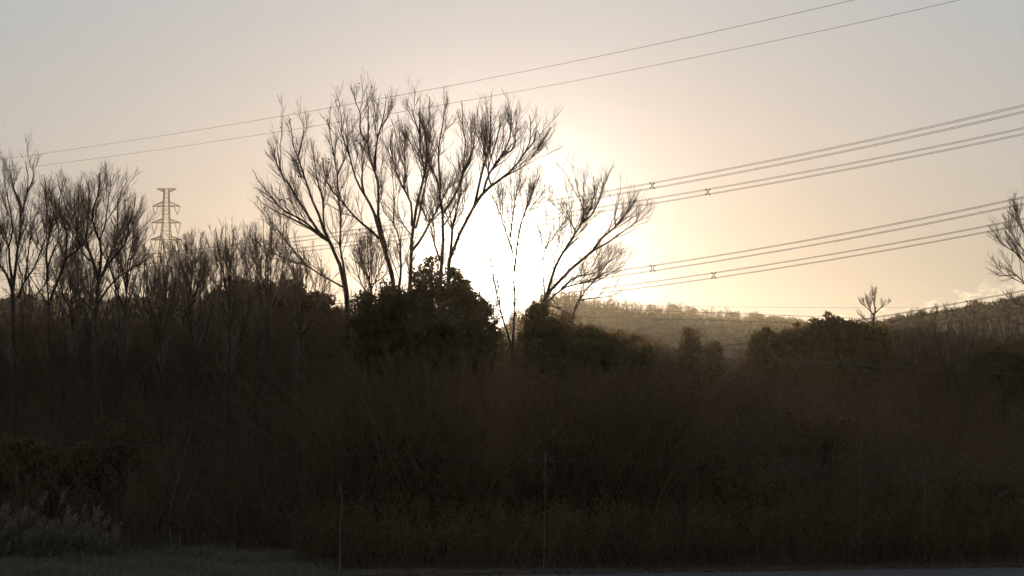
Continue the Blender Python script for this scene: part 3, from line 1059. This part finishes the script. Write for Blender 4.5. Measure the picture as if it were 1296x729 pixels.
ridge_trees(HCz, 900, 640, 965, 126, (9, 22), 'feathery bare tree on the crest of the hazy far hill', 'trees on the hazy far hill', .06, label_round='rounded leafy tree among the bare ones on the crest of the hazy far hill')
ridge_trees(HCz, 900, 950, 1020, 18, (13, 20), 'round dark tree at the low right end of the hazy far hill', 'round trees at the end of the far hill', 1.0)
ridge_trees(HCz, 900, 690, 1010, 36, (8, 14), 'faint tree on the slope of the hazy far hill', 'trees on the far hillside', .35, d0=15, d1=90)
ridge_trees(HLz, 330, -20, 270, 56, (20, 36), 'dark tree on the crest of the low hill behind the left trunks', 'trees on the left hill', .75)
ridge_trees(HLz, 330, -20, 300, 30, (14, 26), 'dull tree on the slope of the low hill behind the left trunks', 'trees on the left hillside', .4, d0=8, d1=45)
ridge_trees(HRz, 470, 1080, 1320, 50, (9, 20), 'hazy tree on the crest of the right hill behind the thicket', 'trees on the right hill', .15, label_round='rounded leafy tree on the crest of the right hill behind the thicket')
for j, o in enumerate(farp):
    if j not in used:
        for ch in list(o.children):
            bpy.data.objects.remove(ch)
        bpy.data.objects.remove(o)

def hill_woods(zf, R_, px0, px1, back, label, n, size):
    """far woodland covering a hillside: low tufts of leaf and twig, one mass"""
    tb = Tubes()
    px = rng.uniform(px0, px1, n)
    y = R_ + 6 - back * rng.random(n) ** 1.2
    x, z = zf(px, y)
    clump = .5 + .5 * wob(x, y, 9.0 / R_ * 6, 5.0)
    hgt = size * (.6 + 2.2 * clump * rng.random(n))
    C = np.stack([x, y, z + hgt * rng.random(n)], -1)
    add_leaves(tb, C, size * .55)
    st = rng.integers(0, n, n // 5)
    P = np.stack([np.stack([x[st], y[st], z[st] - .3], -1), np.stack([x[st] + rng.normal(size=len(st)) * .3, y[st], z[st] + hgt[st] * 1.25], -1)], 1)
    tb.batch(P, np.tile([.10 * size, .02 * size], (len(st), 1)), 3)
    tag(tb.build('woodland', M['hillside'], smooth=False), label, 'woodland', kind='stuff')


hill_woods(HCz, 900, 560, 1080, 130, 'hazy brown woodland covering the far hill', 9000, .95)
hill_woods(HLz, 330, -60, 460, 60, 'dark woodland covering the low hill on the left', 14000, .7)
hill_woods(HRz, 470, 1040, 1380, 80, 'hazy woodland covering the hill on the right', 12000, .9)

# ------------------------------------------------------------------ grass verge and reeds
n = 30000
gx_ = rng.uniform(-21, -4.5, n)
lim_ = 66.0 + .5 * np.sin(gx_ * .8)
gy_ = road_edge(gx_) - 3.0 + (lim_ - road_edge(gx_) + 3.0) * rng.random(n)
fade = np.clip((-5.0 - gx_) / 2.5, 0, 1)
k = rng.random(n) < fade
gx_, gy_ = gx_[k], gy_[k]
gz_ = ground_z(gx_, gy_)
hh = rng.uniform(.10, .34, len(gx_)) * (1 + .5 * wob(gx_, gy_, 1.2, 4))
P = np.zeros((len(gx_), 3, 3))
ld = rng.normal(size=(len(gx_), 2)) * .35
for j, s in enumerate((0, .55, 1.0)):
    P[:, j, 0] = gx_ + ld[:, 0] * hh * s ** 2
    P[:, j, 1] = gy_ + ld[:, 1] * hh * s ** 2
    P[:, j, 2] = gz_ + hh * s
tb = Tubes()
tb.batch(P, np.tile([.012, .010, .003], (len(gx_), 1)), 3)
tag(tb.build('grass', M['verge']), 'short pale winter grass on the verge at the lower left', 'grass', kind='stuff')

# fallen leaves and grit along the road edge
n = 5200
lx = rng.uniform(-6, 24, n)
ly = road_edge(lx) + rng.normal(size=n) * .28 - .05
C = np.stack([lx, ly, .02 + np.maximum(ground_z(lx, ly), 0)], -1)
tb = Tubes()
an = rng.uniform(0, 6.28, n)
sz = rng.uniform(.03, .09, n)[:, None]
U = np.stack([np.cos(an), np.sin(an), rng.normal(size=n) * .25], -1) * sz
W = np.stack([-np.sin(an), np.cos(an), rng.normal(size=n) * .35], -1) * sz * .5
tb.faces(C, U, W)
tag(tb.build('leaf_litter', M['dry_leaf']), 'fallen leaves and grit scattered along the road edge', 'leaf litter', kind='stuff')

# reed bed
tb, pl = Tubes(), Tubes()


def reed_geo(px, Y, ptop, tb, pl, lean=None, big=1.0):
    x = at(px, 600, Y)[0]
    z = float(ground_z(np.array(x), np.array(Y)))
    h = at(px, ptop, Y)[2] - z
    lean = rng.normal() * .10 + .12 if lean is None else lean
    pts = smooth_line([[x, Y, z], [x + lean * h * .2, Y + rng.normal() * .05, z + h * .5], [x + lean * h * .75, Y, z + h * .93], [x + lean * h * 1.2, Y, z + h]], 6)
    tb.batch(pts, np.linspace(.010, .005, 6), 3)
    for kk in range(2):      # long leaves
        a0 = pts[rng.integers(1, 4)]
        dr = rng.normal(size=3) * .3
        dr[2] = rng.uniform(.1, .5)
        tb.batch(smooth_line([a0, a0 + dr * .5 + np.array([0, 0, .1]), a0 + dr - np.array([0, 0, .1])], 4), np.array([.012, .012, .008, .002]), 3)
    tip = pts[-1]
    d = (pts[-1] - pts[-3])
    d /= np.linalg.norm(d)
    m = 16
    t = rng.random((m, 1))
    C = tip - d * t * .38 * big + rng.normal(size=(m, 3)) * .045 * big * np.sqrt(np.clip(1.2 - t, .1, 1))
    U = (d * .09 + rng.normal(size=(m, 3)) * .03) * big
    W = np.cross(U, rng.normal(size=(m, 3)))
    W = W / np.maximum(np.linalg.norm(W, axis=1, keepdims=True), 1e-9) * .026 * big
    pl.faces(C, U, W)
    return np.array([x, Y, z])


for i in range(420):
    px = rng.uniform(-60, 150)
    Y = rng.uniform(63.0, 66.5)
    cap = np.interp(px, [-60, 0, 20, 60, 90, 125, 140, 150], [646, 645, 648, 656, 656, 654, 668, 684])
    reed_geo(px, Y, cap + rng.random() ** 1.1 * 34 + 9 * math.sin(px * .21) + 6 * math.sin(px * .47 + 1) + 4, tb, pl)
rb = tb.build('reed_bed', M['reed'])
tag(rb, 'pale dry reeds massed at the lower left corner', 'reeds', kind='stuff')
tag(pl.build('plumes', M['plume'], rb), kind='stuff')
GR = 'tall reed plumes standing above the reed bed'
for (px, pt, lab) in [(6, 638, 'reed plume at the left border standing above the reed bed'), (48, 621, 'tallest reed plume, left one of the two that stand well clear of the bed'),
                      (74, 621, 'tall reed plume, right one of the two that stand well clear of the bed'), (38, 646, 'short reed plume left of the two tallest'),
                      (84, 643, 'reed plume just right of the two tallest'), (104, 641, 'reed plume bowed right in the middle of the right cluster'),
                      (120, 640, 'reed plume bowed furthest right at the end of the bed'), (136, 654, 'low reed plume at the right end of the bed')]:
    ts, tp = Tubes(), Tubes()
    p = reed_geo(px - 6, 65.5, pt, ts, tp, lean=.16, big=1.25)
    root = thing('reed', p, lab, 'reed', GR)
    ts.build('stem', M['reed'], root)
    tp.build('plume', M['plume'], root)

# ------------------------------------------------------------------ lattice tower far behind the left trees
TY = 725.0
mp = TY / F
c0 = at(207.5, 520, TY)
zt = at(207.5, 239, TY)[2]


def ty(py):
    return float(at(207.5, py, TY)[2])


tower = thing('lattice_tower', (c0[0], TY, ty(392)), 'grey steel lattice transmission tower with three pairs of arms behind the left trees', 'pylon')


def half(z):     # half width of the body at height z
    return np.interp(z, [ty(392), ty(330), ty(303), ty(282), ty(239)], [4.6, 2.6, 1.85, 1.3, .85])


def member(tb, a, b, r=.07):
    tb.batch(np.array([a, b]), np.array([r, r]), 4)


legs = [(-1, -1), (1, -1), (1, 1), (-1, 1)]
zl = [ty(p) for p in (394, 366, 344, 326, 314, 303, 292, 282, 271, 261, 250, 239)]
for (sx, sy) in legs:
    tb = Tubes()
    pts = np.array([[c0[0] + sx * half(z), TY + sy * half(z), z] for z in zl])
    tb.batch(pts, np.full(len(pts), .20), 4)
    tb.build('leg', M['steel'], tower)
tb = Tubes()
for a, b in zip(zl[:-1], zl[1:]):
    for i in range(4):
        (x1, y1), (x2, y2) = legs[i], legs[(i + 1) % 4]
        A1 = (c0[0] + x1 * half(a), TY + y1 * half(a), a)
        B1 = (c0[0] + x2 * half(a), TY + y2 * half(a), a)
        A2 = (c0[0] + x1 * half(b), TY + y1 * half(b), b)
        B2 = (c0[0] + x2 * half(b), TY + y2 * half(b), b)
        member(tb, A1, B2, .05)
        member(tb, B1, A2, .05)
        member(tb, A2, B2, .075)
tb.build('bracing', M['steel'], tower)


def arm(py_bot, py_top, reach_px, tip_rise, insul):
    for s in (-1, 1):
        tb = Tubes()
        zb, zt_ = ty(py_bot), ty(py_top)
        tip = np.array([c0[0] + s * reach_px * mp, TY, zb if not tip_rise else zt_])
        for sy in (-1, 1):
            hb, ht = half(zb), half(zt_)
            rb_ = np.array([c0[0] + s * hb, TY + sy * hb, zb])
            rt = np.array([c0[0] + s * ht, TY + sy * ht, zt_])
            member(tb, rb_, tip, .15)
            member(tb, rt, tip, .15)
            for f0, f1 in ((.25, .25), (.5, .5), (.75, .75)):
                member(tb, rb_ + (tip - rb_) * f0, rt + (tip - rt) * f1, .05)
            for f0, f1 in ((0, .25), (.25, .5), (.5, .75)):
                member(tb, rb_ + (tip - rb_) * f0, rt + (tip - rt) * f1, .05)
        for f in (.25, .5, .75):
            h_ = half(zb) * (1 - f)
            member(tb, (c0[0] + s * (half(zb) + (reach_px * mp - half(zb)) * f), TY - h_, zb), (c0[0] + s * (half(zb) + (reach_px * mp - half(zb)) * f), TY + h_, zb), .05)
        ao = tb.build('cross_arm', M['steel'], tower)
        if insul:
            ins = Tubes()
            zi = ty(py_bot + insul)
            yoke = np.array([tip[0] - s * 1.0, TY, zi])
            for dx in (0.0, 2.6):
                a = np.array([tip[0] - s * dx * .9, TY, zb])
                nn = 9
                pts = a + (yoke - a) * np.linspace(0, 1, 2 * nn + 1)[:, None]
                rr = np.where(np.arange(2 * nn + 1) % 2 == 1, .20, .09)
                ins.batch(pts, rr, 6)
            ins.build('insulator', M['porcelain'], ao)


arm(243, 239, 12.5, True, 0)
arm(261, 255, 17.5, False, 11)
arm(282, 277, 18.5, False, 15)
arm(303.5, 299, 20.0, False, 14)


# ------------------------------------------------------------------ high-voltage line passing overhead (quad bundles, two circuits)
def wire_pts(coef, near, x0=-330, x1=1640, step=14, dz=0.0):
    px = np.arange(x0, x1, step, dtype=float)
    inv = .003356 + 3.08e-6 * px
    z = 1.0 / inv + (0 if near else 12.0)
    py = np.polyval(coef, px)
    P = at(px, py, z)
    P[:, 2] += dz
    return P


def quad(pts):
    x = np.array([p[0] for p in pts], float)
    y = np.array([p[1] for p in pts], float)
    return np.polyfit(x, y, 2)


cA = quad([(0, 339), (828, 232.0), (1296, 134.5)])
cB = quad([(0, 350), (898, 240), (1296, 163)])
A_ = wire_pts(cA, True)
B_ = wire_pts(cB, False)
pxA = np.arange(-330, 1640, 14, dtype=float)


def lower(P, prof_px, prof_dz):
    Q = P.copy()
    Q[:, 2] += np.interp(pxA, prof_px, prof_dz)
    return Q


# lower phases hang 6.5-8 m under the upper ones
def drop_for(P, pts):
    xs = [p[0] for p in pts]
    ds = []
    for (x, y) in pts:
        i = int(np.argmin(abs(pxA - x)))
        ds.append(float(at(pxA[i], y, P[i, 1])[2] - P[i, 2]))
    co = np.polyfit(xs, ds, 1)
    Q = P.copy()
    Q[:, 2] += np.polyval(co, pxA)
    return Q


C_ = drop_for(A_, [(828, 336), (1296, 250.5)])
D_ = drop_for(B_, [(905, 346), (1296, 277.5)])
E_ = drop_for(A_, [(1140, 396.5), (1296, 368)])
F_ = drop_for(B_, [(1140, 411), (1296, 388)])


def bundle(P, label, spacer_px, radius=.018, sep=.46):
    i0 = len(P) // 2
    root = thing('power_line', P[i0], label, 'power line', 'high-voltage lines crossing the sky')
    d = P[-1] - P[0]
    side = np.array([d[1], -d[0], 0.0])
    side /= np.linalg.norm(side)
    for sx in (0, 1):
        for sz in (0, 1):
            tb = Tubes()
            tb.batch(P + side * sx * sep - np.array([0, 0, sep]) * sz, np.full(len(P), radius), 5)
            tb.build('conductor', M['cable'], root)
    for x in spacer_px:
        i = int(np.argmin(abs(pxA - x)))
        t = (x - pxA[i]) / 14.0
        p = P[i] + (P[i + 1] - P[i]) * t
        tb = Tubes()
        cs = [p + side * sx * sep - np.array([0, 0, sep]) * sz for sx, sz in ((0, 0), (1, 0), (1, 1), (0, 1))]
        mid = sum(cs) / 4
        for c in cs:
            tb.batch(np.array([mid + (c - mid) * .4, c]), np.array([.03, .03]), 5)
            tb.box(c, (.17, .09, .09))
        for a, b in zip(cs, cs[1:] + cs[:1]):
            tb.batch(np.array([mid + (a - mid) * .45, mid + (b - mid) * .45]), np.array([.03, .03]), 5)
        tb.build('spacer', M['steel'], root)


bundle(A_, 'topmost heavy power line of the four on the right, passing over the sun', [828])
bundle(B_, 'second heavy power line from the top on the right', [898])
bundle(C_, 'third heavy power line from the top on the right', [828])
bundle(D_, 'fourth heavy power line from the top, above the hazy hill', [905])
bundle(E_, 'upper of two dark power lines low on the right against the cloud and thicket', [1225])
bundle(F_, 'lower of two dark power lines low on the right against the thicket', [1180])


def wire(P, label, r, mat='cable', group=None, cat='wire', name='overhead_wire', sides=5):
    tb = Tubes()
    tb.batch(P, np.full(len(P), r), sides)
    o = tb.build(name, M[mat])
    return tag(o, label, cat, group)


S1 = wire_pts(quad([(0, 202), (455, 129.8), (1080, 0)]), True)
S2 = wire_pts(quad([(45, 210.5), (380, 163), (740, 99.5), (1215, 0)]), False)
wire(S1, 'upper of two thin wires slanting across the sky above the trees', .019, group='earth wires high in the sky')
wire(S2, 'lower of two thin wires slanting across the sky, touching the treetops', .019, group='earth wires high in the sky')


def px_wire(pts, Y0, Y1, x0, x1, label, r, mat='cable', group=None, deg=2):
    co = np.polyfit([p[0] for p in pts], [p[1] for p in pts], deg)
    px = np.linspace(x0, x1, 60)
    return wire(at(px, np.polyval(co, px), np.linspace(Y0, Y1, 60)), label, r, mat, group)


GW = 'thin wires before the hazy far hill'
px_wire([(740, 385), (900, 388), (1089, 389.5)], 260, 300, 640, 1500, 'faint uppermost thin wire level with the crest of the hazy far hill', .018, group=GW)
px_wire([(740, 390), (840, 393.4), (930, 397), (1090, 403)], 230, 250, 640, 1500, 'middle thin wire sloping past the hazy far hill', .030, group=GW)
px_wire([(740, 401), (840, 404), (930, 406), (1060, 411)], 220, 235, 640, 1500, 'lowest thin wire sloping past the hazy far hill', .034, group=GW)
px_wire([(963, 453.7), (1049, 460), (1296, 474)], 72, 74, 880, 1420, 'pale cable crossing the dark scrub high on the right', .011, 'pale_cable', deg=1)
px_wire([(0, 554.4), (164, 563), (282, 569.4), (973, 590), (1296, 598)], 61.5, 66.5, -100, 1420, 'dark sagging cable low across the whole wood beside the road', .011)

# ------------------------------------------------------------------ evening haze
hz = Tubes()
hz.box((0, 0, 0), (1, 1, 1))
hv = bpy.data.materials.new('haze')
hv.use_nodes = True
hn = hv.node_tree.nodes
hn.clear()
pv = hn.new('ShaderNodeVolumePrincipled')
pv.inputs['Color'].default_value = (.97, .92, .85, 1)
pv.inputs['Density'].default_value = 8.0e-5
pv.inputs['Anisotropy'].default_value = 0.8
ho = hn.new('ShaderNodeOutputMaterial')
hv.node_tree.links.new(pv.outputs[0], ho.inputs['Volume'])
haze = hz.build('haze', hv, smooth=False)
haze.scale = (6200, 6200, 104)
haze.location = (0, 0, 49.5)
haze.display_type = 'WIRE'
tag(haze, kind='stuff')
